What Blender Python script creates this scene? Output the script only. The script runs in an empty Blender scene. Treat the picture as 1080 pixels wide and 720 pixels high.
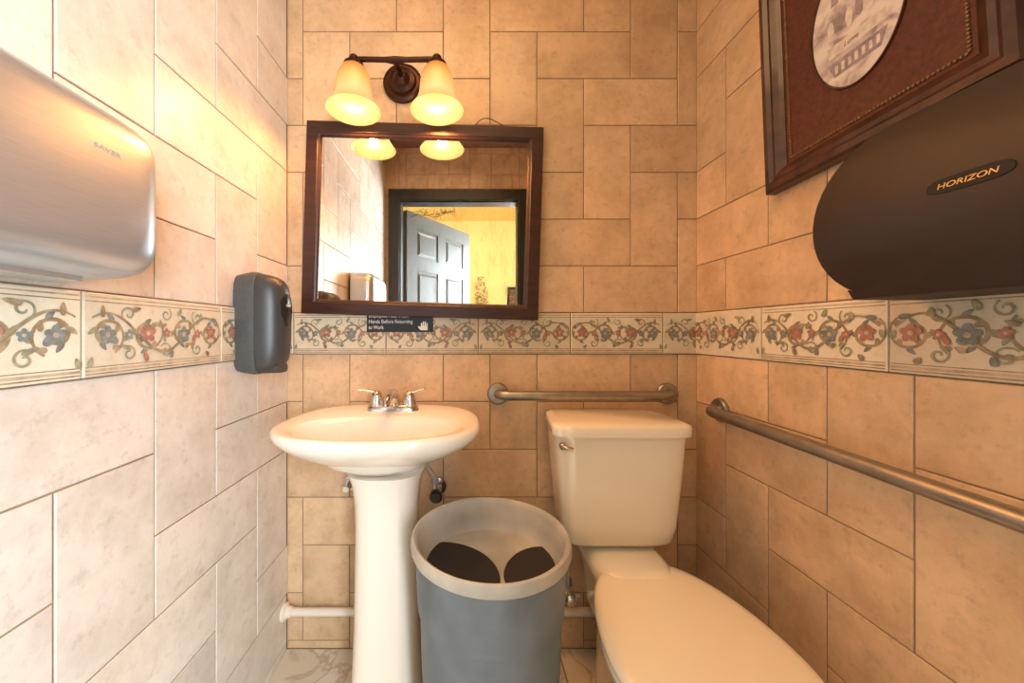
import bpy, bmesh, math, random
from mathutils import Vector, Matrix
random.seed(7)
F=385.0; CH=1.057; D=1.222; VX=492.0; VY=350.0
XL=-0.60; XR=0.771; YF=-0.30; ZC=2.42
BZ0=0.984; BZ1=1.121; U=0.1565; UV=U*1.02
def PX(px,py,d): return Vector(((px-VX)*d/F, d, CH-(py-VY)*d/F))
sc=bpy.context.scene
try:
    sc.view_settings.view_transform='Standard'; sc.view_settings.look='None'
    sc.view_settings.exposure=0.0
except Exception: pass

# ---------------- materials
def newmat(name):
    m=bpy.data.materials.new(name); m.use_nodes=True
    nt=m.node_tree; b=nt.nodes['Principled BSDF']; return m,nt,b
def pmat(name,col,rough=0.5,metal=0.0,noise=0.0,nscale=20,bump=0.0,coat=0.0,emis=None,es=0,stretch=None,dark=None):
    m,nt,b=newmat(name)
    b.inputs['Base Color'].default_value=(*col,1); b.inputs['Roughness'].default_value=rough
    b.inputs['Metallic'].default_value=metal
    if coat: b.inputs['Coat Weight'].default_value=coat; b.inputs['Coat Roughness'].default_value=0.08
    tc=nt.nodes.new('ShaderNodeTexCoord'); mp=nt.nodes.new('ShaderNodeMapping')
    nt.links.new(tc.outputs['Object'],mp.inputs[0])
    if stretch: mp.inputs['Scale'].default_value=stretch
    n=nt.nodes.new('ShaderNodeTexNoise'); n.inputs['Scale'].default_value=nscale; n.inputs['Detail'].default_value=6
    nt.links.new(mp.outputs[0],n.inputs['Vector'])
    if noise>0:
        r=nt.nodes.new('ShaderNodeValToRGB')
        r.color_ramp.elements[0].position=0.3; r.color_ramp.elements[1].position=0.7
        c0=dark if dark else tuple(c*(1-noise) for c in col)
        r.color_ramp.elements[0].color=(*c0,1); r.color_ramp.elements[1].color=(*[min(1,c*(1+noise*0.4)) for c in col],1)
        nt.links.new(n.outputs['Fac'],r.inputs[0]); nt.links.new(r.outputs[0],b.inputs['Base Color'])
    if bump>0:
        bp=nt.nodes.new('ShaderNodeBump'); bp.inputs['Strength'].default_value=bump; bp.inputs['Distance'].default_value=0.002
        nt.links.new(n.outputs['Fac'],bp.inputs['Height']); nt.links.new(bp.outputs[0],b.inputs['Normal'])
    if emis:
        b.inputs['Emission Color'].default_value=(*emis,1); b.inputs['Emission Strength'].default_value=es
    return m
def tilemat(name,light,dark,spot,sp_amt=0.6):
    m,nt,b=newmat(name); N=nt.nodes.new; L=nt.links.new
    tc=N('ShaderNodeTexCoord'); at=N('ShaderNodeAttribute'); at.attribute_name='tint'
    add=N('ShaderNodeVectorMath'); add.operation='MULTIPLY_ADD'
    L(at.outputs['Color'],add.inputs[0]); add.inputs[1].default_value=(9,9,9); L(tc.outputs['Object'],add.inputs[2])
    n1=N('ShaderNodeTexNoise'); n1.inputs['Scale'].default_value=8; n1.inputs['Detail'].default_value=10; n1.inputs['Roughness'].default_value=0.72
    L(add.outputs[0],n1.inputs['Vector'])
    r1=N('ShaderNodeValToRGB'); e=r1.color_ramp.elements; e[0].position=0.35; e[1].position=0.60
    e[0].color=(*dark,1); e[1].color=(*light,1); L(n1.outputs['Fac'],r1.inputs[0])
    n2=N('ShaderNodeTexNoise'); n2.inputs['Scale'].default_value=42; n2.inputs['Detail'].default_value=7; n2.inputs['Roughness'].default_value=.7; L(add.outputs[0],n2.inputs['Vector'])
    r2=N('ShaderNodeValToRGB'); e=r2.color_ramp.elements; e[0].position=0.54; e[1].position=0.76; e[0].color=(0,0,0,1); e[1].color=(sp_amt,)*3+(1,)
    L(n2.outputs['Fac'],r2.inputs[0])
    mx=N('ShaderNodeMix'); mx.data_type='RGBA'; L(r2.outputs[0],mx.inputs['Factor']); L(r1.outputs[0],mx.inputs[6]); mx.inputs[7].default_value=(*spot,1)
    hs=N('ShaderNodeHueSaturation'); sp=N('ShaderNodeSeparateColor'); L(at.outputs['Color'],sp.inputs[0])
    mr=N('ShaderNodeMapRange'); mr.inputs[3].default_value=0.86; mr.inputs[4].default_value=1.05; L(sp.outputs[0],mr.inputs[0])
    L(mr.outputs[0],hs.inputs['Value']); L(mx.outputs[2],hs.inputs['Color']); L(hs.outputs[0],b.inputs['Base Color'])
    b.inputs['Roughness'].default_value=0.33
    bp=N('ShaderNodeBump'); bp.inputs['Strength'].default_value=0.25; bp.inputs['Distance'].default_value=0.002
    L(n1.outputs['Fac'],bp.inputs['Height']); L(bp.outputs[0],b.inputs['Normal'])
    return m
TILE=tilemat('ceramic_tile_warm_lit',(0.75,0.53,0.33),(0.56,0.38,0.225),(0.34,0.23,0.14))  # same tile as the left wall, warm lamplight painted into the colour
TILEL=tilemat('ceramic_tile_day_lit',(0.78,0.71,0.63),(0.64,0.56,0.48),(0.42,0.35,0.29))  # same tile again, daylight painted in as a paler, cooler colour
GROUT=pmat('grout',(0.34,0.235,0.15),0.9,noise=0.3,nscale=15)
BORD=tilemat('border_tile',(0.76,0.68,0.53),(0.64,0.56,0.42),(0.50,0.42,0.30))
VINE=pmat('vine_glaze',(0.36,0.275,0.165),0.4,noise=0.5,nscale=60)
RED=pmat('red_glaze',(0.42,0.20,0.145),0.4,noise=0.4,nscale=80)
BLUE=pmat('blue_glaze',(0.22,0.25,0.235),0.4,noise=0.4,nscale=80)
GREEN=pmat('green_glaze',(0.34,0.33,0.21),0.4,noise=0.4,nscale=80)
PINK=pmat('rope_glaze',(0.52,0.40,0.28),0.4,noise=0.4,nscale=60)
PORC=pmat('porcelain',(0.90,0.85,0.77),0.12,coat=0.6)
PORC_T=pmat('toilet_porcelain',(0.90,0.82,0.67),0.15,coat=0.5)
SEATM=pmat('seat_plastic',(0.92,0.83,0.67),0.22)
CHROME=pmat('chrome',(0.66,0.63,0.60),0.18,1.0)
STEEL=pmat('brushed_steel',(0.60,0.68,0.78),0.34,0.85,noise=0.08,nscale=30,stretch=(40,1,40))
FAINT=pmat('etched_grey',(0.40,0.40,0.40),0.5,.3)
BARM=pmat('satin_bar',(0.40,0.38,0.35),0.40,1.0,noise=0.15,nscale=40)
WOOD=pmat('dark_wood',(0.040,0.011,0.008),0.42,noise=0.5,nscale=12,stretch=(1,6,6))
WOOD2=pmat('carved_wood',(0.065,0.018,0.010),0.4,noise=0.6,nscale=25,coat=0.2,bump=0.4)
BRONZE=pmat('oiled_bronze',(0.055,0.022,0.013),0.35,0.7)
BLACKP=pmat('black_plastic',(0.012,0.012,0.013),0.3)
BADGE=pmat('badge_black',(0.008,0.006,0.006),0.7)
SOAPF=pmat('soap_cover_plastic',(0.040,0.042,0.045),0.38)
VOID=pmat('dark_flap_plastic',(0.014,0.011,0.011),0.7)
GREYP=pmat('grey_plastic',(0.075,0.079,0.080),0.42,noise=0.2,nscale=200)
SMOKE=pmat('smoked_plastic',(0.018,0.010,0.009),0.50,noise=0.2,nscale=4)
CANB=pmat('can_blue_grey',(0.155,0.19,0.22),0.5,noise=0.25,nscale=12)
CANL=pmat('can_lid_grey',(0.50,0.47,0.41),0.45,noise=0.3,nscale=9)
WHITE=pmat('white_print',(0.8,0.8,0.78),0.5)
GOLD=pmat('gold_print',(0.80,0.42,0.12),0.45,noise=0.3,nscale=300,emis=(0.8,0.40,0.10),es=0.12)  # slight glow added to the ink so the lettering reads brighter
PVC=pmat('pvc',(0.80,0.72,0.62),0.4)
MAT=pmat('leather_mat',(0.105,0.027,0.013),0.6,noise=0.4,nscale=120,bump=0.5)
BEADM=pmat('aged_gold',(0.30,0.17,0.08),0.4,0.5)
DOORM=pmat('door_paint',(0.095,0.105,0.105),0.4)
CASING=pmat('casing_paint',(0.018,0.018,0.016),0.4)
CEILM=pmat('ceiling_paint',(0.28,0.14,0.085),0.8,noise=0.2)
YEL=pmat('yellow_plaster',(0.92,0.70,0.30),0.8,noise=0.08,nscale=3)
LEAF=pmat('leaf',(0.30,0.27,0.11),0.6)
ART=pmat('dark_patterned_art',(0.20,0.10,0.05),0.6,noise=0.95,nscale=30)
def mirror_mat():
    m,nt,b=newmat('mirror_silver'); b.inputs['Metallic'].default_value=1; N=nt.nodes.new; L=nt.links.new
    tc=N('ShaderNodeTexCoord'); mp=N('ShaderNodeMapping'); mp.inputs['Scale'].default_value=(1.5,1,.5); L(tc.outputs['Object'],mp.inputs[0])
    n=N('ShaderNodeTexNoise'); n.inputs['Scale'].default_value=22; n.inputs['Detail'].default_value=9; n.inputs['Roughness'].default_value=.75; L(mp.outputs[0],n.inputs['Vector'])
    r=N('ShaderNodeMapRange'); r.inputs[1].default_value=.5; r.inputs[2].default_value=.75; r.inputs[3].default_value=.012; r.inputs[4].default_value=.08; L(n.outputs['Fac'],r.inputs[0]); L(r.outputs[0],b.inputs['Roughness'])
    c=N('ShaderNodeValToRGB'); e=c.color_ramp.elements; e[0].position=.5; e[0].color=(.88,.86,.82,1); e[1].position=.75; e[1].color=(.66,.60,.52,1); L(n.outputs['Fac'],c.inputs[0]); L(c.outputs[0],b.inputs['Base Color'])
    return m
MIRR=mirror_mat()
def shade_mat():
    m,nt,b=newmat('frosted_glass'); N=nt.nodes.new; L=nt.links.new
    tc=N('ShaderNodeTexCoord'); sp=N('ShaderNodeSeparateXYZ'); L(tc.outputs['Object'],sp.inputs[0])
    mr=N('ShaderNodeMapRange'); mr.inputs[1].default_value=1.70; mr.inputs[2].default_value=1.845; L(sp.outputs[2],mr.inputs[0])
    r=N('ShaderNodeValToRGB'); e=r.color_ramp.elements; e[0].color=(1,0.50,0.16,1); e[0].position=0.0; e[1].color=(0.80,0.22,0.03,1); e[1].position=0.95
    x=e.new(0.35); x.color=(1,0.60,0.23,1); x=e.new(.65); x.color=(1,.44,.11,1); L(mr.outputs[0],r.inputs[0])
    lw=N('ShaderNodeLayerWeight'); lw.inputs[0].default_value=0.5
    mm=N('ShaderNodeMapRange'); mm.inputs[3].default_value=1.55; mm.inputs[4].default_value=0.8; L(lw.outputs['Facing'],mm.inputs[0])
    b.inputs['Base Color'].default_value=(0.08,0.04,0.015,1); b.inputs['Roughness'].default_value=0.4
    L(r.outputs[0],b.inputs['Emission Color']); L(mm.outputs[0],b.inputs['Emission Strength'])
    return m
SHADE=shade_mat()
BULB=pmat('bulb_glow',(1,0.9,0.7),0.4,emis=(1,0.66,0.30),es=2.0)
def marble():
    m,nt,b=newmat('marble_floor'); N=nt.nodes.new; L=nt.links.new
    tc=N('ShaderNodeTexCoord'); n=N('ShaderNodeTexNoise'); n.inputs['Scale'].default_value=4; n.inputs['Detail'].default_value=9; n.inputs['Distortion'].default_value=1.6
    L(tc.outputs['Object'],n.inputs['Vector']); r=N('ShaderNodeValToRGB'); e=r.color_ramp.elements
    e[0].position=0.46; e[0].color=(0.70,0.62,0.50,1); e[1].position=0.50; e[1].color=(0.52,0.42,0.31,1)
    x=e.new(0.54); x.color=(0.74,0.67,0.56,1); L(n.outputs['Fac'],r.inputs[0])
    br=N('ShaderNodeTexBrick'); br.offset=0; br.inputs['Scale'].default_value=1; br.inputs['Brick Width'].default_value=0.305; br.inputs['Row Height'].default_value=0.305
    br.inputs['Mortar Size'].default_value=0.003; br.inputs['Mortar'].default_value=(0.3,0.24,0.18,1); L(tc.outputs['Object'],br.inputs['Vector'])
    L(r.outputs[0],br.inputs['Color1']); L(r.outputs[0],br.inputs['Color2']); L(br.outputs[0],b.inputs['Base Color']); b.inputs['Roughness'].default_value=0.25
    return m
MARB=marble()

# ---------------- mesh helpers
def link(o): sc.collection.objects.link(o); return o
def thing(name,label,cat,loc):
    e=bpy.data.objects.new(name,None); e.location=loc; e.empty_display_size=0.05
    e['label']=label; e['category']=cat; link(e); return e
def mobj(name,verts,faces,mats,parent=None,smooth=True,fm=None,angle=40,sub=0,bev=0,label=None,fixn=True):
    me=bpy.data.meshes.new(name); me.from_pydata([tuple(v) for v in verts],[],faces)
    if not isinstance(mats,(list,tuple)): mats=[mats]
    for m in mats: me.materials.append(m)
    if fm:
        for p,i in zip(me.polygons,fm): p.material_index=i
    if fixn:
        bm=bmesh.new(); bm.from_mesh(me); bmesh.ops.recalc_face_normals(bm,faces=bm.faces); bm.to_mesh(me); bm.free()
    me.update()
    o=bpy.data.objects.new(name,me); link(o)
    if smooth:
        me.shade_smooth()
        try: me.set_sharp_from_angle(angle=math.radians(angle))
        except Exception: pass
    if bev:
        b=o.modifiers.new('b','BEVEL'); b.width=bev; b.segments=3; b.limit_method='ANGLE'; b.angle_limit=math.radians(35)
    if sub:
        s=o.modifiers.new('s','SUBSURF'); s.levels=sub; s.render_levels=sub
    if parent: par(o,parent)
    if label: o['label']=label
    return o
def par(o,p):
    o.parent=p
    v=Vector(p.location) if p.type=='EMPTY' else Vector((0,0,0))
    o.matrix_parent_inverse=Matrix.Translation(-v)
class MB:
    def __init__(s): s.v=[]; s.f=[]; s.m=[]
    def add(s,vs,fs,mi=0):
        b=len(s.v); s.v+= [Vector(v) for v in vs]
        for f in fs: s.f.append(tuple(i+b for i in f)); s.m.append(mi)
    def box(s,a,b,mi=0):
        x0,y0,z0=a; x1,y1,z1=b
        s.add([(x0,y0,z0),(x1,y0,z0),(x1,y1,z0),(x0,y1,z0),(x0,y0,z1),(x1,y0,z1),(x1,y1,z1),(x0,y1,z1)],
              [(0,3,2,1),(4,5,6,7),(0,1,5,4),(1,2,6,5),(2,3,7,6),(3,0,4,7)],mi)
    def rings(s,rs,mi=0,c0=True,c1=True,closed=True):
        n=len(rs[0]); vs=[p for r in rs for p in r]; fs=[]
        for i in range(len(rs)-1):
            for j in range(n):
                if not closed and j==n-1: continue
                k=(j+1)%n; fs.append((i*n+j,i*n+k,(i+1)*n+k,(i+1)*n+j))
        if c0: fs.append(tuple(range(n))[::-1])
        if c1: fs.append(tuple((len(rs)-1)*n+j for j in range(n)))
        s.add(vs,fs,mi)
    def tube(s,pts,r,seg=14,mi=0,caps=True):
        pts=[Vector(p) for p in pts]; n=len(pts)
        rr=r if isinstance(r,(list,tuple)) else [r]*n
        rs=[]; t0=(pts[1]-pts[0]).normalized()
        up=Vector((0,0,1)) if abs(t0.z)<0.9 else Vector((1,0,0))
        a=t0.cross(up).normalized()
        for i in range(n):
            t=((pts[min(i+1,n-1)]-pts[max(i-1,0)])).normalized()
            a=(a-t*a.dot(t)).normalized(); b=t.cross(a)
            rs.append([pts[i]+(a*math.cos(q)+b*math.sin(q))*rr[i] for q in [2*math.pi*k/seg for k in range(seg)]])
        s.rings(rs,mi,caps,caps)
    def lathe(s,prof,c,axis='Z',seg=48,mi=0,c0=True,c1=True,rot=None):
        rs=[]
        for r,h in prof:
            ring=[]
            for k in range(seg):
                q=2*math.pi*k/seg; p=Vector((r*math.cos(q),r*math.sin(q),h))
                if axis=='X': p=Vector((p.z,p.x,p.y))
                if axis=='Y': p=Vector((p.x,p.z,p.y))
                if rot: p=rot@p
                ring.append(p+Vector(c))
            rs.append(ring)
        s.rings(rs,mi,c0,c1)
    def obj(s,name,mats,parent=None,**k): return mobj(name,s.v,s.f,mats,parent,fm=s.m,**k)
def se(cx,cy,z,rx,ry,p=2,n=64,ryb=None,pb=None):
    out=[]
    for k in range(n):
        q=2*math.pi*k/n; c,s=math.cos(q),math.sin(q)
        e=p; r=ry
        if s>0 and ryb is not None: r=ryb
        if s>0 and pb is not None: e=pb
        out.append(Vector((cx+rx*math.copysign(abs(c)**(2/e),c),cy+r*math.copysign(abs(s)**(2/e),s),z)))
    return out
def bez(p0,p1,p2,p3,n=12):
    o=[]
    for i in range(n+1):
        t=i/n; o.append(Vector(p0)*(1-t)**3+Vector(p1)*3*t*(1-t)**2+Vector(p2)*3*t*t*(1-t)+Vector(p3)*t**3)
    return o
def text(name,s,size,O,Ud,Vd,mat,parent,width=None,align='LEFT',shear=0,bold=0.0):
    cu=bpy.data.curves.new(name,'FONT'); cu.body=s; cu.size=size; cu.align_x=align; cu.extrude=0.0003; cu.shear=shear; cu.offset=bold
    to=bpy.data.objects.new(name+'_tmp',cu); link(to); bpy.context.view_layer.update()
    me=bpy.data.meshes.new_from_object(to); bpy.data.objects.remove(to)
    Ud=Vector(Ud); Vd=Vector(Vd); Nd=Ud.cross(Vd); O=Vector(O)
    xs=[v.co.x for v in me.vertices]; k=1.0
    if width: k=width/(max(xs)-min(xs))
    for v in me.vertices: v.co=O+Ud*v.co.x*k+Vd*v.co.y+Nd*v.co.z
    me.materials.append(mat); me.name=name
    o=bpy.data.objects.new(name,me); link(o); par(o,parent); return o

# ---------------- tiled walls
class Wall:
    def __init__(s,O,Ud,Vd,Nd):
        s.O=Vector(O); s.U=Vector(Ud); s.V=Vector(Vd); s.N=Vector(Nd); s.mb=MB(); s.tint=[]
        s.flip = s.U.cross(s.V).dot(s.N)<0
    def P(s,u,v,h=0): return s.O+s.U*u+s.V*v+s.N*h
    def face(s,ps,mi,t):
        b=len(s.mb.v); s.mb.v+=ps; f=list(range(b,b+len(ps)))
        if s.flip: f=f[::-1]
        s.mb.f.append(tuple(f)); s.mb.m.append(mi); s.tint.append(t)
    def slab(s,u0,u1,v0,v1,th=0.06):
        t=(.5,.5,.5)
        a=[s.P(u0,v0),s.P(u1,v0),s.P(u1,v1),s.P(u0,v1)]; b=[s.P(u0,v0,-th),s.P(u1,v0,-th),s.P(u1,v1,-th),s.P(u0,v1,-th)]
        s.face(a,0,t); s.face(b[::-1],0,t)
        for i in range(4):
            j=(i+1)%4; s.face([b[i],b[j],a[j],a[i]],0,t)
    def tile(s,u0,u1,v0,v1,mi=1,g=0.0017,h=0.0026,bv=0.0016):
        u0+=g;u1-=g;v0+=g;v1-=g
        if u1-u0<0.006 or v1-v0<0.006: return
        t=(random.random(),random.random(),random.random())
        o=[(u0,v0),(u1,v0),(u1,v1),(u0,v1)]; i_=[(u0+bv,v0+bv),(u1-bv,v0+bv),(u1-bv,v1-bv),(u0+bv,v1-bv)]
        B=[s.P(a,b,0) for a,b in o]; M=[s.P(a,b,h-bv*.6) for a,b in o]; T=[s.P(a,b,h) for a,b in i_]
        s.face(T,mi,t)
        for k in range(4):
            j=(k+1)%4; s.face([M[k],M[j],T[j],T[k]],mi,t); s.face([B[k],B[j],M[j],M[k]],mi,t)
    def herring(s,u0,u1,v0,v1,gu,gv,uu,uv,off):
        i0=int((u0-gu)/uu)-3; i1=int((u1-gu)/uu)+3; j0=int((v0-gv)/uv)-3; j1=int((v1-gv)/uv)+3
        for i in range(i0,i1):
            for j in range(j0,j1):
                k=(i+j+off)%4
                if k==0: r=(i,i+2,j,j+1)
                elif k==2: r=(i,i+1,j,j+2)
                else: continue
                a=max(u0,gu+r[0]*uu); b=min(u1,gu+r[1]*uu); c=max(v0,gv+r[2]*uv); d=min(v1,gv+r[3]*uv)
                if b>a and d>c: s.tile(a,b,c,d)
    def build(s,name,mats):
        o=mobj(name,s.mb.v,s.mb.f,mats,smooth=False,fm=s.mb.m,fixn=False)
        ca=o.data.color_attributes.new('tint','FLOAT_COLOR','CORNER')
        for p,t in zip(o.data.polygons,s.tint):
            for l in p.loop_indices: ca.data[l].color=(*t,1)
        o['kind']='structure'; return o

# border motif
def motif(w,u0,L,v0,H,flip,ulo,uhi,h0=0.0032):
    hh=[h0]
    def poly(pts,mi):
        P=[]
        for (a,b) in pts:
            if flip: a=L-a
            P.append((u0+a,v0+b))
        if min(p[0] for p in P)<ulo+0.001 or max(p[0] for p in P)>uhi-0.001: return
        ar=sum(P[i][0]*P[(i+1)%len(P)][1]-P[(i+1)%len(P)][0]*P[i][1] for i in range(len(P)))
        if ar<0: P=P[::-1]
        hh[0]+=0.000005
        w.face([w.P(a,b,hh[0]) for a,b in P],mi,(random.random(),)*3)
    def ribbon(pts,wd,mi):
        n=len(pts); nr=[]
        for i in range(n):
            a=pts[max(i-1,0)]; b=pts[min(i+1,n-1)]; dx,dy=b[0]-a[0],b[1]-a[1]; l=math.hypot(dx,dy) or 1
            q=wd*(0.45+0.55*math.sin(math.pi*min(1,max(0.12,(i+0.5)/n))))
            nr.append((-dy/l*q,dx/l*q))
        for i in range(n-1):
            a,b=pts[i],pts[i+1]
            poly([(a[0]+nr[i][0],a[1]+nr[i][1]),(b[0]+nr[i+1][0],b[1]+nr[i+1][1]),(b[0]-nr[i+1][0],b[1]-nr[i+1][1]),(a[0]-nr[i][0],a[1]-nr[i][1])],mi)
    def leaf(cx,cy,a,b,ang,mi):
        o=[]
        for k in range(12):
            q=2*math.pi*k/12; x=a*math.cos(q); y=b*math.sin(q)*(1-.35*math.cos(q))
            o.append((cx+x*math.cos(ang)-y*math.sin(ang),cy+x*math.sin(ang)+y*math.cos(ang)))
        poly(o,mi)
    def spiral(cx,cy,r,a0,turn,wd,mi=1,leaves=True):
        n=30; pts=[(cx+r*(1-.80*t/n)*math.cos(a0+turn*2*math.pi*t/n*1.2),cy+r*(1-.80*t/n)*math.sin(a0+turn*2*math.pi*t/n*1.2)) for t in range(n+1)]
        if leaves:
            for t in range(1,24,3):
                p=pts[t]; an=a0+turn*2*math.pi*t/n*1.2
                sgn=1 if (t//3)%2 else -.6
                leaf(p[0]+.006*sgn*math.cos(an),p[1]+.006*sgn*math.sin(an),.0085,.0042,an+turn*.9,[1,4,1,3][(t//3)%4])
        ribbon(pts,wd,mi)
    def ell(cx,cy,a,b,ang,mi,n=10):
        o=[]
        for k in range(n):
            q=2*math.pi*k/n; x=a*math.cos(q); y=b*math.sin(q)
            o.append((cx+x*math.cos(ang)-y*math.sin(ang),cy+x*math.sin(ang)+y*math.cos(ang)))
        poly(o,mi)
    def flower(cx,cy,r,mi,np=5,cm=5):
        for k in range(np):
            q=2*math.pi*k/np+0.3; ell(cx+r*.58*math.cos(q),cy+r*.58*math.sin(q),r*.50,r*.40,q,mi)
        ell(cx,cy,r*.28,r*.28,0,cm)
    for y,wd,mi in ((0.94,0.0012,5),(0.89,0.0009,1),(0.125,0.0009,1),(0.085,0.0022,5),(0.045,0.0012,1)):
        poly([(.004,y*H-wd),(L-.004,y*H-wd),(L-.004,y*H+wd),(.004,y*H+wd)],mi)
    n=60
    S=[(.12,.52,.034,2.2,1,.0030),(.37,.50,.038,-2.2,-1,.0032),(.64,.52,.037,2.4,1,.0032),(.88,.50,.032,-2,-1,.0030)]
    for a,b,r,a0,tn,wd in S: spiral(a*L,b*H,r,a0,tn,wd,1)
    for a,b,r,a0,tn,wd in ((.25,.75,.016,1.0,-1,.0022),(.51,.27,.015,.6,1,.0022),(.76,.76,.015,-1.3,1,.0020),(.25,.26,.014,1,-1,.0020),(.51,.78,.013,2,1,.0018),(.76,.26,.014,1,1,.0018)): spiral(a*L,b*H,r,a0,tn,wd,4,False)
    ribbon([(0.012+(L-.024)*t/n,H*(0.51+.25*math.sin(2.6*math.pi*t/n+.4))) for t in range(n+1)],.0028,1)
    for i,(a,b,mi,r) in enumerate(((.12,.52,2,.0155),(.37,.50,3,.0165),(.64,.52,2,.0165),(.88,.50,3,.0145),(.25,.50,2,.009),(.51,.52,2,.009),(.76,.50,3,.009))): flower(a*L,b*H,r,mi,5,5)
    rnd=random.Random(3)
    for k in range(16):
        a=.03*L+.94*L*k/15; b=H*(0.51+0.33*math.sin(k*2.4))
        leaf(a,b,rnd.uniform(.007,.012),rnd.uniform(.0036,.0052),rnd.uniform(0,3.1),[4,3,1,4,2,1][k%6])
def border(w,name,u0,u1,first,L=0.307):
    w.slab(u0,u1,BZ0+0.001,BZ1-0.001,0.004)
    a=first
    while a>u0: a-=L
    i=0
    while a<u1:
        lo,hi=max(a,u0),min(a+L,u1)
        w.tile(lo,hi,BZ0,BZ1,6,0.0016,0.0042,0.002)
        motif(w,a,L,BZ0,BZ1-BZ0,i%2==1,lo,hi,0.0043)
        a+=L; i+=1
    return w.build(name,[GROUT,VINE,RED,BLUE,GREEN,PINK,BORD])

# back wall
w=Wall((0,D,0),(1,0,0),(0,0,1),(0,-1,0)); w.slab(XL,XR,0,ZC)
w.herring(XL,XR,BZ1,ZC,0.079-7*U,BZ1,U,U,3)
w.herring(XL,XR,0.0,BZ0,0.079-7*U,BZ0-7*UV,U,UV,2)
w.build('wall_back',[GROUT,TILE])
w=Wall((0,D-0.0045,0),(1,0,0),(0,0,1),(0,-1,0)); border(w,'trim_1',XL+.004,XR-.004,(601-VX)/F*D)
# left wall: u = distance from back corner
w=Wall((XL,D,0),(0,-1,0),(0,0,1),(1,0,0)); w.slab(0,D-YF,0,ZC)
LU=0.171
w.herring(0,D-YF,BZ1,ZC,0.18-LU*4,BZ1,LU,U,2); w.herring(0,D-YF,0,BZ0,0.18-LU*4,BZ0-7*UV,LU,UV,0)
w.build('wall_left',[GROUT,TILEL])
w=Wall((XL+0.0045,D,0),(0,-1,0),(0,0,1),(1,0,0)); border(w,'trim_2',0.004,D-YF-.004,0.343,0.317)
# right wall
w=Wall((XR,D,0),(0,-1,0),(0,0,1),(-1,0,0)); w.slab(0,D-YF,0,ZC)
w.herring(0,D-YF,BZ1,ZC,0.139-0.152*4,BZ1,0.152,U,0); w.herring(0,D-YF,0,BZ0,0.139-0.152*4,BZ0-7*UV,0.152,UV,3)
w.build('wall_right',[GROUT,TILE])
w=Wall((XR-0.0045,D,0),(0,-1,0),(0,0,1),(-1,0,0)); border(w,'trim_3',0.004,D-YF-.004,0.277,0.285)
# front wall with doorway
OX0,OX1,OZ=-0.50,0.39,2.03
w=Wall((0,YF,0),(1,0,0),(0,0,1),(0,1,0))
for a,b,c,d in ((XL,OX0,0,ZC),(OX1,XR,0,ZC),(OX0,OX1,OZ,ZC)):
    w.slab(a,b,c,d,0.1); w.herring(a,b,c,d,XL,0.03,U,U,1)
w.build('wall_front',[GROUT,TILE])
mb=MB()
for y0,y1 in ((YF+.003,YF+.02),(YF-.12,YF-.10)):
    mb.box((OX0-.075,y0,0),(OX0+.005,y1,OZ+.08)); mb.box((OX1-.005,y0,0),(OX1+.07,y1,OZ+.08)); mb.box((OX0+.005,y0,OZ-.005),(OX1-.005,y1,OZ+.08))
mb.box((OX0,YF-.10,0),(OX0+.015,YF+.003,OZ)); mb.box((OX1-.015,YF-.10,0),(OX1,YF+.003,OZ)); mb.box((OX0+.015,YF-.10,OZ-.015),(OX1-.015,YF+.003,OZ))
o=mb.obj('trim_4',CASING,smooth=False,bev=0.004); o['kind']='structure'
# floor / ceiling / hallway
mb=MB(); mb.box((-2.2,-3.0,-0.05),(2.4,D+.06,0)); o=mb.obj('floor',MARB,smooth=False); o['kind']='structure'
mb=MB(); mb.box((XL-.06,YF-.1,ZC),(XR+.06,D+.06,ZC+.05)); o=mb.obj('ceiling',CEILM,smooth=False); o['kind']='structure'
mb=MB(); mb.box((-2.2,-3.05,0),(2.4,-3.0,2.7)); o=mb.obj('wall_hallway_far',YEL,smooth=False); o['kind']='structure'
mb=MB(); mb.box((-2.25,-3.0,0),(-2.2,YF-.1,2.7)); o=mb.obj('wall_hallway_left',YEL,smooth=False); o['kind']='structure'
mb=MB(); mb.box((2.4,-3.0,0),(2.45,YF-.1,2.7)); o=mb.obj('wall_hallway_right',YEL,smooth=False); o['kind']='structure'
mb=MB(); mb.box((-2.2,-3.0,2.7),(2.4,YF-.1,2.75)); o=mb.obj('ceiling_hallway',YEL,smooth=False); o['kind']='structure'
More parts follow.
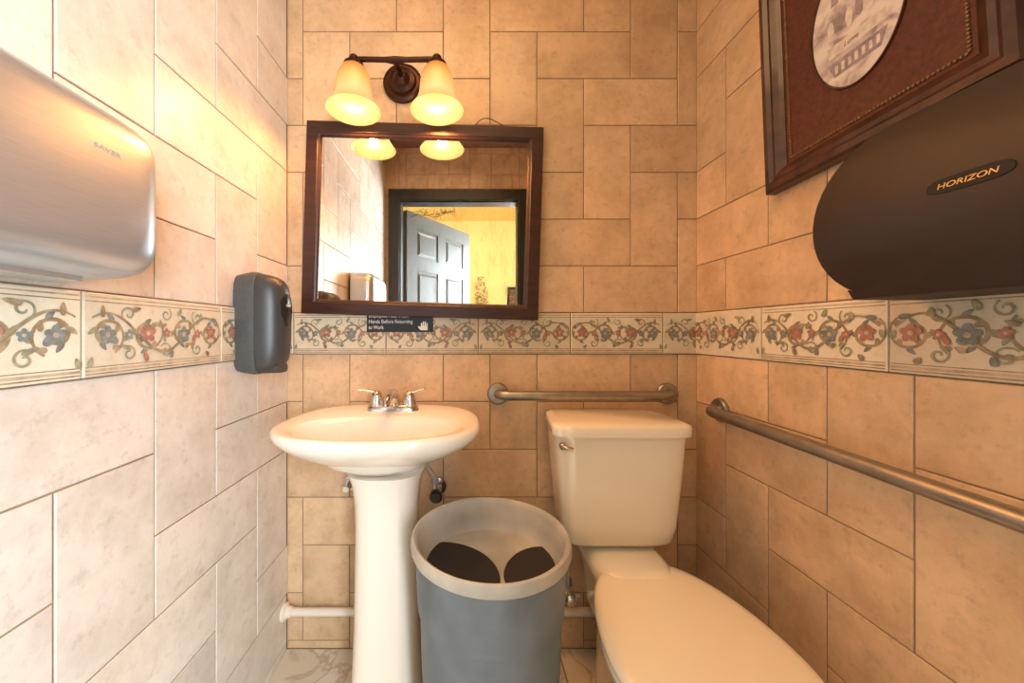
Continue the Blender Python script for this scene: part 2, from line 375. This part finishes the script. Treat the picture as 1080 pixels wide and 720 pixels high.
# door leaf
def door():
    th=math.atan2(-0.72,0.50); hin=Vector((OX0+.02,YF-.13,0)); ux=Vector((math.cos(th),math.sin(th),0)); nn=Vector((-ux.y,ux.x,0))
    W=.86; H=2.0; mb=MB()
    def bx(u0,u1,v0,v1,h0,h1,bv=0):
        ps=[]
        for h,q in ((h0,0),(h1,bv)):
            ps+=[hin+ux*(u0+q)+Vector((0,0,v0+q))+nn*h,hin+ux*(u1-q)+Vector((0,0,v0+q))+nn*h,hin+ux*(u1-q)+Vector((0,0,v1-q))+nn*h,hin+ux*(u0+q)+Vector((0,0,v1-q))+nn*h]
        mb.add(ps,[(0,1,2,3),(4,5,6,7),(0,1,5,4),(1,2,6,5),(2,3,7,6),(3,0,4,7)])
    bx(0,W,.01,H,-.016,.016)
    for s in (1,-1):
        h=.016*s; k=.008*s
        for a,b in ((0,.11),(W/2-.05,W/2+.05),(W-.11,W)): bx(a,b,.01,H,h,h+k)
        for a,b in ((.01,.22),(.85,.98),(1.55,1.65),(1.88,H)):
            bx(.11,W/2-.05,a,b,h,h+k); bx(W/2+.05,W-.11,a,b,h,h+k)
        for a,b in ((.22,.85),(.98,1.55),(1.65,1.88)):
            for c,d in ((.11,W/2-.05),(W/2+.05,W-.11)): bx(c+.02,d-.02,a+.02,b-.02,h,h+k,.02)
    o=mb.obj('door_1',DOORM,smooth=False); o['kind']='structure'
door()
# wall plant in the hallway
t=thing('hanging_plant','trailing dried plant with red flowers on the yellow hallway wall','plant',(0.22,-2.99,1.45))
mb=MB()
mb.lathe([(0.05,0),(0.08,0.06),(0.085,0.12),(0.07,0.12),(0.06,0.08)],(0.24,-2.915,1.33),seg=20); mb.obj('pot',YEL,t)
mb=MB()
rn=random.Random(5)
for k in range(60):
    c=Vector((0.20+rn.gauss(0,.05),-2.88+rn.uniform(-.05,.08),1.52+rn.gauss(0,.14))); a=Vector((rn.uniform(-1,1),rn.uniform(-.4,.4),rn.uniform(-1,1))).normalized()*.035; b=a.cross(Vector((0,1,0.3))).normalized()*.014
    mb.add([c-a,c+b,c+a,c-b],[(0,1,2,3)],1 if k%3==0 else 0)
mb.obj('foliage',[LEAF,RED],t,smooth=False,fixn=False)
t=thing('wall_picture','dark patterned picture in a black frame on the hallway wall','picture',(.72,-2.995,1.4))
mb=MB()
def rectframe(mb,P,u0,u1,v0,v1,loops,mi=0,close=True):
    rs=[]
    for ins,h in loops: rs.append([P(u0+ins,v0+ins,h),P(u1-ins,v0+ins,h),P(u1-ins,v1-ins,h),P(u0+ins,v1-ins,h)])
    if close: rs.append(rs[0])
    mb.rings(rs,mi,False,False)
P=lambda u,v,h: Vector((u,-2.998+h,v))
rectframe(mb,P,.60,.92,1.25,1.72,[(0,0),(0,.025),(.03,.02),(.03,0)]); mb.obj('picture_frame',CASING,t,smooth=False)
mb=MB(); mb.box((.625,-2.998,1.275),(.895,-2.988,1.695)); mb.obj('print',ART,t,smooth=False)
# garland over the doorway opening outside
t=thing('twig_garland','dry brown twig garland hanging over the doorway','garland',(-.2,YF-.11,2.0))
mb=MB(); rn=random.Random(9)
for k in range(22):
    x0=OX0+.10+rn.random()*.34; z0=OZ-.01-rn.random()*.03
    mb.tube(bez((x0,YF-.135,z0),(x0+rn.uniform(-.06,.06),YF-.15,z0-.03),(x0+rn.uniform(-.08,.08),YF-.16,z0-.01),(x0+rn.uniform(-.1,.1),YF-.15,z0-.02-rn.random()*.05),6),.0018,5)
mb.obj('twigs',WOOD2,t)

# ---------------- mirror
mx0,mx1,mz0,mz1=-0.530,0.243,1.107,1.736
t=thing('wall_mirror','rectangular mirror in a dark reddish-brown wood frame','mirror',((mx0+mx1)/2,D-.004,(mz0+mz1)/2))
P=lambda u,v,h: Vector((u,D-0.014-h,v))
mb=MB(); rectframe(mb,P,mx0,mx1,mz0,mz1,[(0,0),(0,.018),(.002,.020),(.036,.020),(.039,.017),(.044,.015),(.048,.009),(.048,0)])
mb.obj('mirror_frame',WOOD,t,smooth=False)
mb=MB(); mb.box((mx0+.045,D-.021,mz0+.045),(mx1-.045,D-.014,mz1-.045)); mb.obj('mirror_glass',MIRR,t,smooth=False)
t.rotation_euler=(0,math.radians(1.7),0)
# wire above mirror
t=thing('wire','thin dark hanging wire at the top of the mirror','wire',(0.1,D-.006,1.75))
mb=MB(); mb.tube(bez((.03,D-.008,1.745),(.06,D-.02,1.785),(.10,D-.012,1.752),(.145,D-.008,1.728),16),0.0013,8); mb.obj('wire_strand',BRONZE,t)

# ---------------- sconce
t=thing('wall_sconce','bronze two-light sconce with frosted bell glass shades, lit','wall lamp',(-0.205,D-.004,1.875))
cx,cz=-0.212,1.882
mb=MB(); mb.lathe([(0.064,-.002),(.064,-.014),(.056,-.020),(.048,-.020),(.042,-.030),(.028,-.034),(.022,-.044),(.010,-.052),(0.002,-.054)],(cx,D,cz),axis='Y'); mb.obj('mount_plate',BRONZE,t)
sx=(-0.335,-0.088); sy=1.085; topz=1.866
mb=MB(); mb.tube([(cx,D-.03,cz)]+bez((cx,D-.05,cz),(cx,sy+.04,cz),(cx,sy+.03,topz+.004),(cx,sy,topz),8),0.009)
mb.tube([(sx[0]-.012,sy,topz),(sx[0]+.02,sy,topz+.001),(cx-.03,sy,topz),(cx,sy,topz-.002),(cx+.03,sy,topz),(sx[1]-.02,sy,topz+.001),(sx[1]+.012,sy,topz)],[.006,.0075,.0075,.011,.0075,.0075,.006])
mb.obj('arm',BRONZE,t)
for x in sx:
    mb=MB(); mb.lathe([(0.004,0.030),(.010,.028),(.014,.022),(.013,.014),(.022,.008),(.029,.002),(.031,-.010),(.026,-.012)],(x,sy,1.850)); mb.obj('shade_holder',BRONZE,t)
    prof=[(.026,1.845),(.035,1.838),(.044,1.822),(.049,1.802),(.051,1.782),(.053,1.762),(.059,1.744),(.069,1.727),(.077,1.717),(.079,1.714),(.075,1.717),(.066,1.729),(.056,1.745),(.050,1.763),(.048,1.782),(.046,1.802),(.041,1.820),(.031,1.835)]
    mb=MB(); mb.lathe([(r,z) for r,z in prof],(x,sy,0),c0=False,c1=False); o=mb.obj('lamp_shade',SHADE,t,angle=80)
    mb=MB(); mb.lathe([(0.002,1.776),(.012,1.778),(.019,1.785),(.021,1.793),(.018,1.805),(.013,1.817),(.012,1.838)],(x,sy,0),seg=24); mb.obj('light_bulb',BULB,t)
    l=bpy.data.lights.new('sconce_light','POINT'); l.energy=7.0; l.color=(1,0.40,0.10); l.shadow_soft_size=0.018
    lo=bpy.data.objects.new('sconce_light',l); lo.location=(x,sy,1.740); link(lo)

# ---------------- sign
t=thing('sign','small black wash-hands sign with white lettering under the mirror','sign',(-.22,D-.004,1.09))
s0,s1=PX(387,350,D-.01),PX(457,333,D-.01)
mb=MB(); mb.box((s0.x,D-.0122,s0.z),(s1.x,D-.0091,s1.z+.022)); mb.obj('sign_plate',BLACKP,t,smooth=False)
for i,s in enumerate(("Employees Must Wash","Hands Before Returning","to Work")):
    text('sign_lettering',s,0.0175,(s0.x+.006,D-.0125,s0.z+.0485-.0195*i),(1,0,0),(0,0,1),WHITE,t,width=[.130,.145,.050][i])
mb=MB()
hx=s1.x-.030; hz=s0.z+.018; yy=D-.0126
mb.add([(hx-.012,yy,hz-.012),(hx+.0115,yy,hz-.012),(hx+.0115,yy,hz+.012),(hx+.008,yy,hz+.012),(hx+.0075,yy,hz+.002),(hx+.006,yy,hz+.002),(hx+.0055,yy,hz+.017),(hx+.002,yy,hz+.017),(hx+.0015,yy,hz+.002),(hx,yy,hz+.002),(hx-.0005,yy,hz+.017),(hx-.004,yy,hz+.017),(hx-.0045,yy,hz+.002),(hx-.006,yy,hz+.002),(hx-.0065,yy,hz+.013),(hx-.010,yy,hz+.013),(hx-.012,yy,hz-.001),(hx-.020,yy,hz+.002),(hx-.020,yy,hz-.003)],[tuple(range(19))])
mb.obj('hand_symbol',WHITE,t,smooth=False)

# ---------------- soap dispenser
t=thing('soap_dispenser','grey plastic liquid soap dispenser with dark oval window on tiles','soap dispenser',(XL+.004,.985,1.08))
def rr_x(x,cy,cz,ry,rz,p=4,n=48):
    return [Vector((x,cy+ry*math.copysign(abs(math.cos(q))**(2/p),math.cos(q)),cz+rz*math.copysign(abs(math.sin(q))**(2/p),math.sin(q)))) for q in [2*math.pi*k/n for k in range(n)]]
sy_=.985
mb=MB(); mb.rings([rr_x(XL+.004,sy_,1.08,.054,.128,5),rr_x(XL+.040,sy_,1.08,.058,.135,5),rr_x(XL+.050,sy_,1.08,.058,.135,5),rr_x(XL+.058,sy_,1.08,.056,.132,5)]); mb.obj('housing',GREYP,t,angle=60)
mb=MB(); mb.rings([rr_x(XL+.054,sy_,1.08,.055,.131,4.5),rr_x(XL+.078,sy_,1.08,.052,.128,4.5),rr_x(XL+.098,sy_,1.08,.044,.118,4),rr_x(XL+.110,sy_,1.08,.034,.104,3.6),rr_x(XL+.117,sy_,1.08,.022,.080,3)]); mb.obj('front_cover',SOAPF,t,angle=70)
mb=MB(); mb.rings([rr_x(XL+.096,sy_,1.115,.032,.054,2.4,32),rr_x(XL+.1130,sy_,1.115,.029,.050,2.4,32),rr_x(XL+.1195,sy_,1.115,.021,.042,2.4,32)]); mb.obj('level_window',BLACKP,t)
text('brand_lettering','SOAP',.009,(XL+.120,sy_-.012,1.125),(0,1,0),(0,0,1),WHITE,t,width=.024)
mb=MB(); mb.rings([rr_x(XL+.066,sy_,.963,.030,.016,4,24),rr_x(XL+.104,sy_,.960,.028,.012,4,24)]); mb.obj('push_lever',SOAPF,t)

# ---------------- hand dryer
t=thing('hand_dryer','brushed stainless steel automatic hand dryer on the tiled wall','hand dryer',(XL+.004,.40,1.26))
cy,czd=.410,1.247
mb=MB(); mb.rings([rr_x(XL+.009,cy,czd,.155,.108,6),rr_x(XL+.022,cy,czd,.155,.108,6)]); mb.obj('back_plate',BLACKP,t)
mb=MB(); R=[]
for dx,s in ((.018,0.0),(.060,0.0),(.090,.002),(.106,.006),(.117,.013),(.125,.023),(.130,.036),(.132,.054)):
    R.append(rr_x(XL+dx,cy,czd+(0.05*s),.166-s*.75,.116-s*.85,7.0,96))
mb.rings(R); mb.obj('cover',STEEL,t,angle=60)
mb=MB(); mb.rings([se(XL+.055,cy+.01,czd-.121,.026,.085,4,32),se(XL+.055,cy+.01,czd-.100,.030,.09,4,32)]); mb.obj('air_outlet',STEEL,t)
text('brand_lettering','SAVER',.008,(XL+.1323,cy+.048,czd+.044),(0,1,0),(0,0,1),FAINT,t,width=.036)

# ---------------- paper dispenser (right wall)
t=thing('toilet_paper_dispenser','near-black plastic jumbo roll toilet paper dispenser on the wall','paper dispenser',(XR-.004,.42,1.24))
prof=[]
for k in range(0,19):
    q=math.radians(90-155*k/18); prof.append((.548+.131*math.cos(q),1.240+.131*math.sin(q)))
prof+=[(.616,1.125),(.608,1.110),(.15,1.110),(.15,1.371)]
def ex(prof,xs,cy,cz):
    return [[Vector((x,cy+(a-cy)*s,cz+(b-cz)*s)) for a,b in prof] for x,s in xs]
mb=MB(); mb.rings(ex(prof,[(XR-.009,1),(.655,1),(.646,.997),(.641,.99),(.640,.98)],.40,1.24)); mb.obj('housing',SMOKE,t,angle=50)
mb=MB(); mb.rings([rr_x(.6415,.466,1.253,.043,.0115,3,40),rr_x(.6388,.466,1.253,.041,.010,3,40)]); mb.obj('badge',BADGE,t)
text('brand_lettering','HORIZON',.010,(.6383,.496,1.2494),(0,-1,0),(0,0,1),GOLD,t,width=.058,shear=.2)

# ---------------- framed picture (right wall)
py1,pz0,pw,ph=.905,1.396,.425,.56
t=thing('framed_picture','carved dark wood frame with brown leather mat and oval print','picture',(XR-.005,py1,pz0))
P=lambda u,v,h: Vector((XR-.006-h,py1-u,pz0+v))
mb=MB(); rectframe(mb,P,0,pw,0,ph,[(0,0),(0,.022),(.006,.028),(.018,.030),(.026,.024),(.034,.026),(.044,.020),(.052,.014),(.052,0)]); mb.obj('picture_frame',WOOD2,t,smooth=False)
mb=MB(); mb.box((XR-.018,py1-pw+.045,pz0+.045),(XR-.010,py1-.045,pz0+ph-.045)); mb.obj('mat_board',MAT,t,smooth=False)
mb=MB(); a=.062
def beads(p,q,n):
    for k in range(n):
        c=p.lerp(q,(k+.5)/n); r=.0030
        mb.lathe([(.0005,-r),(r*.7,-r*.7),(r,0),(r*.7,r*.7),(.0005,r)],c,seg=8)
c4=[P(a,a,.013),P(pw-a,a,.013),P(pw-a,ph-a,.013),P(a,ph-a,.013)]
for i in range(4): beads(c4[i],c4[(i+1)%4],46 if i%2==0 else 66)
mb.obj('bead_trim',BEADM,t)
oc=(py1-.695,1.665-pz0); orx,orz=.084,.134
mb=MB(); rs=[]
for s,h in ((1.06,.012),(1.05,.016),(1.02,.016),(1.0,.013)):
    rs.append([P(oc[0]+orx*s*math.cos(q),oc[1]+(orz+orx*(s-1))*math.sin(q),h) for q in [2*math.pi*k/64 for k in range(64)]])
mb.rings(rs,0,False,False); mb.obj('oval_rim',WOOD2,t)
def picmat():
    m,nt,b=newmat('oval_print'); N=nt.nodes.new; L=nt.links.new
    tc=N('ShaderNodeTexCoord'); n=N('ShaderNodeTexNoise'); n.inputs['Scale'].default_value=26; n.inputs['Detail'].default_value=5; n.inputs['Distortion'].default_value=.6
    L(tc.outputs['Object'],n.inputs['Vector']); r=N('ShaderNodeValToRGB'); e=r.color_ramp.elements
    e[0].position=.33; e[0].color=(.30,.23,.24,1); e[1].position=.58; e[1].color=(.74,.67,.62,1); x=e.new(.46); x.color=(.54,.46,.46,1)
    L(n.outputs['Fac'],r.inputs[0]); L(r.outputs[0],b.inputs['Base Color']); b.inputs['Roughness'].default_value=.3; return m
LIL=pmat('lilac_ink',(.36,.28,.31),.5,noise=.4,nscale=60); PAL=pmat('pale_ink',(.72,.65,.58),.5,noise=.3,nscale=60)
mb=MB(); mb.rings([[P(oc[0]+orx*math.cos(q),oc[1]+orz*math.sin(q),h) for q in [2*math.pi*k/64 for k in range(64)]] for h in (.0125,.0135)])
def pp(pts,mi,h): mb.add([P(oc[0]+a,oc[1]+b,h) for a,b in pts],[tuple(range(len(pts)))],mi+1)
pp([(-.055,-.030),(.052,-.036),(.050,-.058),(-.052,-.054)],1,.0138)
pp([(-.042,-.098),(.042,-.100),(.054,-.070),(-.054,-.066)],0,.0139)
for k in range(7):
    a0=-.04+k*.0125; pp([(a0,-.092),(a0+.006,-.092),(a0+.006,-.076),(a0,-.076)],1,.0142)
for k in range(6):
    a0=-.045+k*.018; pp([(a0+.007*math.cos(q),.002+.020*math.sin(q)+.006*(k%2)) for q in [2*math.pi*j/14 for j in range(14)]],(k+1)%2,.0142)
for k in range(4):
    a0=-.035+k*.023; pp([(a0-.008,.05),(a0+.008,.05),(a0+.004,.085),(a0-.004,.085)],k%2,.0141)
mb.obj('print',[picmat(),LIL,PAL],t,smooth=False)
text('print_lettering','Love',.014,P(oc[0]-.022,oc[1]-.050,.0143),(0,-1,0),(0,0,1),LIL,t,shear=.3)
t.rotation_euler=(math.radians(-2.6),0,0)

# ---------------- sink
scx=-0.229; syc=.955
t=thing('pedestal_sink','white porcelain pedestal sink with oval basin and chrome faucet','sink',(scx,1.0,0))
def so(z,s,cyy=syc,k=1.0):
    return [Vector((scx+(p.x-scx)*s,cyy+(p.y-syc)*s,z)) for p in se(scx,syc,0,.264,.175,2.3,96,ryb=.255,pb=3.0)]
mb=MB()
R=[so(.655,.30,1.0),so(.69,.37,1.0),so(.712,.50,.99),so(.738,.68,.975),so(.764,.85,.962),so(.784,.945,.957),so(.797,.985),so(.808,1.0),so(.816,.995),so(.820,.975),so(.820,.93)]
def inn(z,rx,ry,cyy=.925): return se(scx,cyy,z,rx,ry,2.2,96)
R+=[inn(.8185,.215,.122),inn(.813,.207,.115),inn(.80,.197,.107),inn(.765,.168,.09),inn(.725,.12,.065),inn(.705,.06,.035),inn(.702,.018,.018)]
mb.rings(R); mb.obj('basin',PORC,t,angle=80)
mb=MB(); mb.lathe([(.001,.703),(.016,.7035),(.020,.706),(.022,.7045)],(scx,.925,0),seg=24); mb.obj('drain',CHROME,t)
mb=MB(); px=-.210; pyc=.985
R=[]
for z,rx,ry in ((0,.116,.118),(.03,.114,.116),(.05,.104,.104),(.12,.092,.092),(.30,.085,.086),(.55,.081,.084),(.62,.083,.088),(.67,.090,.098),(.70,.10,.11)):
    R.append(se(px,pyc,z,rx,ry,2.8,64))
mb.rings(R); mb.obj('pedestal',PORC,t,angle=60)
fx,fy,fz=-.224,1.115,.820
mb=MB(); mb.rings([se(fx,fy,fz-.001,.078,.027,3,40),se(fx,fy,fz+.010,.076,.026,3,40),se(fx,fy,fz+.016,.070,.021,3,40)])
fau=mb.obj('faucet',CHROME,t)
mb=MB(); mb.tube([(fx,fy+.005,fz+.012),(fx,fy+.003,fz+.035),(fx,fy-.008,fz+.050),(fx,fy-.035,fz+.054),(fx,fy-.075,fz+.048),(fx,fy-.098,fz+.040),(fx,fy-.102,fz+.028)],[.020,.018,.016,.014,.012,.011,.010]); mb.obj('spout',CHROME,fau)
for s,tip in ((-1,(-.055,-.01,.060)),(1,(.048,-.012,.066))):
    mb=MB(); mb.lathe([(.021,.0),(.020,.018),(.017,.03),(.015,.040),(.008,.046),(.001,.047)],(fx+s*.05,fy,fz+.012),seg=24)
    b0=Vector((fx+s*.05,fy,fz+.050)); mb.tube([b0,b0+Vector((tip[0]*.4,tip[1]*.5,.006)),Vector((fx+s*.05+tip[0],fy+tip[1],fz+tip[2]))],[.008,.006,.0055],10)
    mb.obj('faucet_handle',CHROME,fau)
# sink supply valve
t=thing('supply_valve','chrome and black shut-off valve with supply hose below sink','valve',(-.10,D-.004,.54))
mb=MB(); mb.lathe([(.030,-.002),(.028,-.010),(.014,-.014),(.012,-.035)],(-.095,D,.545),axis='Y',seg=24)
mb.tube([(-.095,D-.03,.545),(-.095,D-.07,.545)],.011); mb.obj('escutcheon',CHROME,t)
mb=MB(); mb.lathe([(.017,-.07),(.020,-.075),(.020,-.090),(.014,-.096)],(-.095,D,.545),axis='Y',seg=20); mb.obj('valve_knob',BLACKP,t)
mb=MB(); mb.tube(bez((-.095,D-.055,.552),(-.10,D-.055,.64),(-.15,D-.06,.62),(-.165,D-.075,.70),16),.006,10); mb.obj('hose',STEEL,t)
t=thing('supply_valve','small chrome shut-off valve behind the pedestal','valve',(-.39,D-.004,.56))
mb=MB(); mb.lathe([(.026,-.002),(.024,-.010),(.012,-.014),(.010,-.035)],(-.385,D,.555),axis='Y',seg=24); mb.tube([(-.385,D-.035,.555),(-.385,D-.06,.555)],.010); mb.obj('escutcheon',CHROME,t)
mb=MB(); mb.tube(bez((-.385,D-.05,.56),(-.38,D-.05,.62),(-.32,D-.06,.60),(-.30,D-.07,.70),14),.005,10); mb.obj('hose',STEEL,t)

# floor-level pipe
t=thing('water_pipe','white painted water pipe running along the back wall','pipe',(XL,D-.03,.14))
mb=MB(); mb.tube([(XL+.004,D-.028,.142),(0,D-.028,.142),(.42,D-.028,.142)],.0125); mb.obj('pipe_run',PVC,t)
mb=MB(); mb.lathe([(.028,.0025),(.027,.010),(.018,.016),(.016,.030)],(XL,D-.028,.142),axis='X',seg=28); mb.obj('pipe_cap',PVC,t)

# ---------------- trash can
tx,ty=.052,.80
t=thing('trash_can','blue-grey plastic round trash can with pale swing-top lid','trash can',(tx,ty,0))
mb=MB(); prof=[(.128,0),(.133,.005),(.140,.15),(.150,.38),(.152,.47),(.157,.475),(.159,.50),(.162,.596),(.157,.598),(.150,.50),(.13,.02)]
mb.lathe(prof,(tx,ty,0),seg=72); mb.obj('can_body',CANB,t)
mb=MB(); mb.lathe([(.165,.592),(.170,.594),(.172,.599),(.172,.612),(.170,.618),(.166,.620),(.161,.617),(.157,.608),(.152,.575),(.148,.552),(.143,.546),(.02,.543),(.0005,.543),(.0005,.538),(.148,.540),(.156,.580)],(tx,ty,0),seg=72,c0=False,c1=False); mb.obj('lid',CANL,t)
def lobe(cx0,cy0,rx,ry,h,ang=0,rl=.141):
    o=[]
    for k in range(72):
        q=2*math.pi*k/72; x=rx*math.cos(q); y=ry*math.sin(q); p=Vector((cx0+x*math.cos(ang)-y*math.sin(ang),cy0+x*math.sin(ang)+y*math.cos(ang),0)); d=p-Vector((tx,ty,0))
        if d.length>rl: d=d.normalized()*rl; p=Vector((tx,ty,0))+d
        o.append(Vector((p.x,p.y,h)))
    return o
mb=MB(); mb.rings([lobe(-.032,.785,.112,.088,.545,-.72),lobe(-.032,.785,.110,.086,.550,-.72)]); mb.obj('swing_flap',VOID,t)
mb=MB(); mb.rings([lobe(.152,.785,.088,.064,.5455,.90),lobe(.152,.785,.086,.062,.5505,.90)]); mb.obj('swing_flap',VOID,t)

# ---------------- toilet
tcx=.428
t=thing('toilet','cream porcelain two-piece toilet with closed seat lid','toilet',(tcx,.9,0))
def tank(z,wf,wb,yf,yb,n=80,p=7):
    o=[]
    for v in se(0,0,z,1,1,p,n):
        f=(v.y+1)/2; wd=wf*(1-f)+wb*f; o.append(Vector((tcx+v.x*wd/2,yf+(yb-yf)*f,z)))
    return o
mb=MB(); mb.rings([tank(.450,.20,.20,1.05,1.17),tank(.456,.27,.25,1.02,1.185),tank(.475,.305,.28,1.0,1.195),tank(.52,.325,.295,.993,1.2),tank(.65,.352,.318,.988,1.203),tank(.773,.372,.335,.985,1.205)]); mb.obj('tank',PORC_T,t,angle=50)
mb=MB(); mb.rings([tank(.771,.376,.34,.982,1.206),tank(.774,.392,.340,.972,1.209),tank(.796,.394,.342,.971,1.209),tank(.803,.388,.338,.976,1.206),tank(.807,.360,.320,.992,1.195)]); mb.obj('tank_lid',PORC_T,t,angle=60)
mb=MB(); lx=tcx-.168; mb.lathe([(.010,0),(.010,-.010),(.006,-.015)],(lx,.988,.750),axis='Y',seg=20)
mb.tube([(lx,.974,.750),(lx+.010,.970,.749),(lx+.024,.972,.745)],[.0055,.005,.005],10); mb.obj('flush_lever',CHROME,t)
bx=.458
def egg(z,wx,yf,yb,ymid=.70,n=96,cx=bx,pw=.80):
    o=[]
    for k in range(n):
        q=2*math.pi*k/n; c,s=math.cos(q),math.sin(q)
        if s<=0: p=Vector((cx+wx*math.copysign(abs(c)**.92,c),ymid+(ymid-yf)*s,z))
        else: p=Vector((cx+wx*math.copysign(abs(c)**(.92+(pw-.92)*s),c),ymid+(yb-ymid)*s,z))
        o.append(p)
    return o
mb=MB(); mb.rings([egg(.0,.105,.60,.95,.78),egg(.02,.103,.60,.95,.78),egg(.06,.092,.62,.93,.78),egg(.18,.092,.61,.93,.76),egg(.26,.115,.57,.94,.74),egg(.32,.150,.535,.95,.71),egg(.365,.166,.52,.955,.70),egg(.395,.170,.515,.955,.70),egg(.402,.164,.52,.95,.70)],0)
mb.obj('bowl',PORC_T,t,angle=60)
mb=MB(); mb.rings([se(.445,1.035,.25,.080,.13,4),se(.445,1.035,.36,.092,.145,4),se(.442,1.035,.40,.102,.15,4),se(.440,1.04,.420,.104,.15,4),se(.440,1.04,.440,.098,.14,4),se(.440,1.04,.451,.080,.12,4)]); mb.obj('deck',PORC_T,t,angle=60)
mb=MB(); mb.rings([se(.46,.97,0,.085,.16,4),se(.46,.97,.26,.075,.15,4)]); mb.obj('trapway',PORC_T,t,angle=60)
mb=MB(); mb.rings([egg(.402,.178,.505,.945),egg(.406,.182,.50,.95),egg(.416,.182,.50,.95),egg(.419,.179,.503,.945)]); mb.obj('seat',SEATM,t,angle=60)
mb=MB(); mb.rings([egg(.4195,.179,.502,.980),egg(.423,.184,.497,.988),egg(.434,.184,.497,.988),egg(.440,.178,.503,.982),egg(.4425,.163,.52,.965),egg(.444,.11,.57,.90)]); mb.obj('seat_lid',SEATM,t,angle=80)
# toilet supply
vx=.325
t=thing('toilet_supply_valve','chrome shut-off valve and hose feeding the toilet tank','valve',(vx,D-.004,.2))
mb=MB(); mb.lathe([(.028,-.002),(.026,-.010),(.013,-.014),(.011,-.035)],(vx,D,.225),axis='Y',seg=24); mb.tube([(vx,D-.035,.225),(vx,D-.080,.225)],.011); mb.tube([(vx-.022,D-.066,.225),(vx+.03,D-.066,.225)],.009); mb.obj('escutcheon',CHROME,t)
mb=MB(); mb.lathe([(.012,-.080),(.019,-.083),(.019,-.094),(.012,-.098)],(vx,D,.225),axis='Y',seg=12); mb.obj('valve_knob',CHROME,t)
mb=MB(); mb.tube(bez((vx,D-.06,.23),(vx,D-.06,.32),(.30,D-.07,.32),(.322,D-.08,.447),18),.0055,10); mb.obj('hose',STEEL,t)

# ---------------- grab bars
def gbar(pts_a,pts_b,wallN,name,label):
    a=Vector(pts_a); b=Vector(pts_b); N=Vector(wallN); off=.048
    t=thing(name,label,'grab bar',a); d=(b-a).normalized(); r=.034
    pts=[a+N*.003,a+N*(off-r)]
    for k in range(1,8):
        q=math.pi/2*k/7; pts.append(a+N*(off-r)+N*r*math.sin(q)+d*(r-r*math.cos(q)))
    pe=[]
    for k in range(0,7):
        q=math.pi/2*(7-k)/7; pe.append(b+N*(off-r)+N*r*math.sin(q)-d*(r-r*math.cos(q)))
    pts+=pe+[b+N*(off-r),b+N*.003]
    mb=MB(); mb.tube(pts,.0155,18); mb.obj('bar_tube',BARM,t)
    ax='Y' if abs(N.y)>.5 else 'X'; s=-1
    for c in (a,b):
        mb=MB(); mb.lathe([(.036,s*.0015),(.036,s*.010),(.032,s*.015),(.017,s*.017)],c,axis=ax,seg=32); mb.obj('flange',BARM,t)
gbar((.105,D,.852),(.668,D,.852),(0,-1,0),'grab_bar','short satin steel grab bar mounted above the toilet tank')
gbar((XR,1.100,.822),(XR,.20,.806),(-1,0,0),'grab_bar','long satin steel grab bar on the wall beside the toilet')

# ---------------- lights
def area(name,loc,tgt,sx_,sy_,e,col):
    l=bpy.data.lights.new(name,'AREA'); l.shape='RECTANGLE'; l.size=sx_; l.size_y=sy_; l.energy=e; l.color=col
    o=bpy.data.objects.new(name,l); o.location=loc; d=Vector(tgt)-Vector(loc); o.rotation_euler=d.to_track_quat('-Z','Y').to_euler(); link(o)
area('daylight',(1.1,-1.5,1.25),(-.6,.5,.85),1.1,1.6,175,(0.80,0.91,1.0))
area('hallway_fill',(0.2,-1.2,2.66),(0.2,-2.6,0.8),1.0,.8,85,(1,0.93,0.80))  # added light to brighten the mirrored hallway walls, no known fixture
area('room_warm_fill',(-.05,.50,2.38),(-.05,.80,0),0.7,0.5,8.5,(1,0.60,0.28))  # added overhead warm fill, not a known fixture of the room
wd=bpy.data.worlds.new('world'); sc.world=wd; wd.use_nodes=True
wd.node_tree.nodes['Background'].inputs[0].default_value=(1,.85,.7,1); wd.node_tree.nodes['Background'].inputs[1].default_value=.3
cam=bpy.data.cameras.new('camera'); co=bpy.data.objects.new('camera',cam); link(co); co.location=(0,0,CH); co.rotation_euler=(math.pi/2,0,0)
cam.sensor_width=36; cam.lens=F/1080*36; cam.shift_x=(540-VX)/1080; cam.shift_y=-(360-VY)/1080; cam.clip_start=.02
sc.camera=co
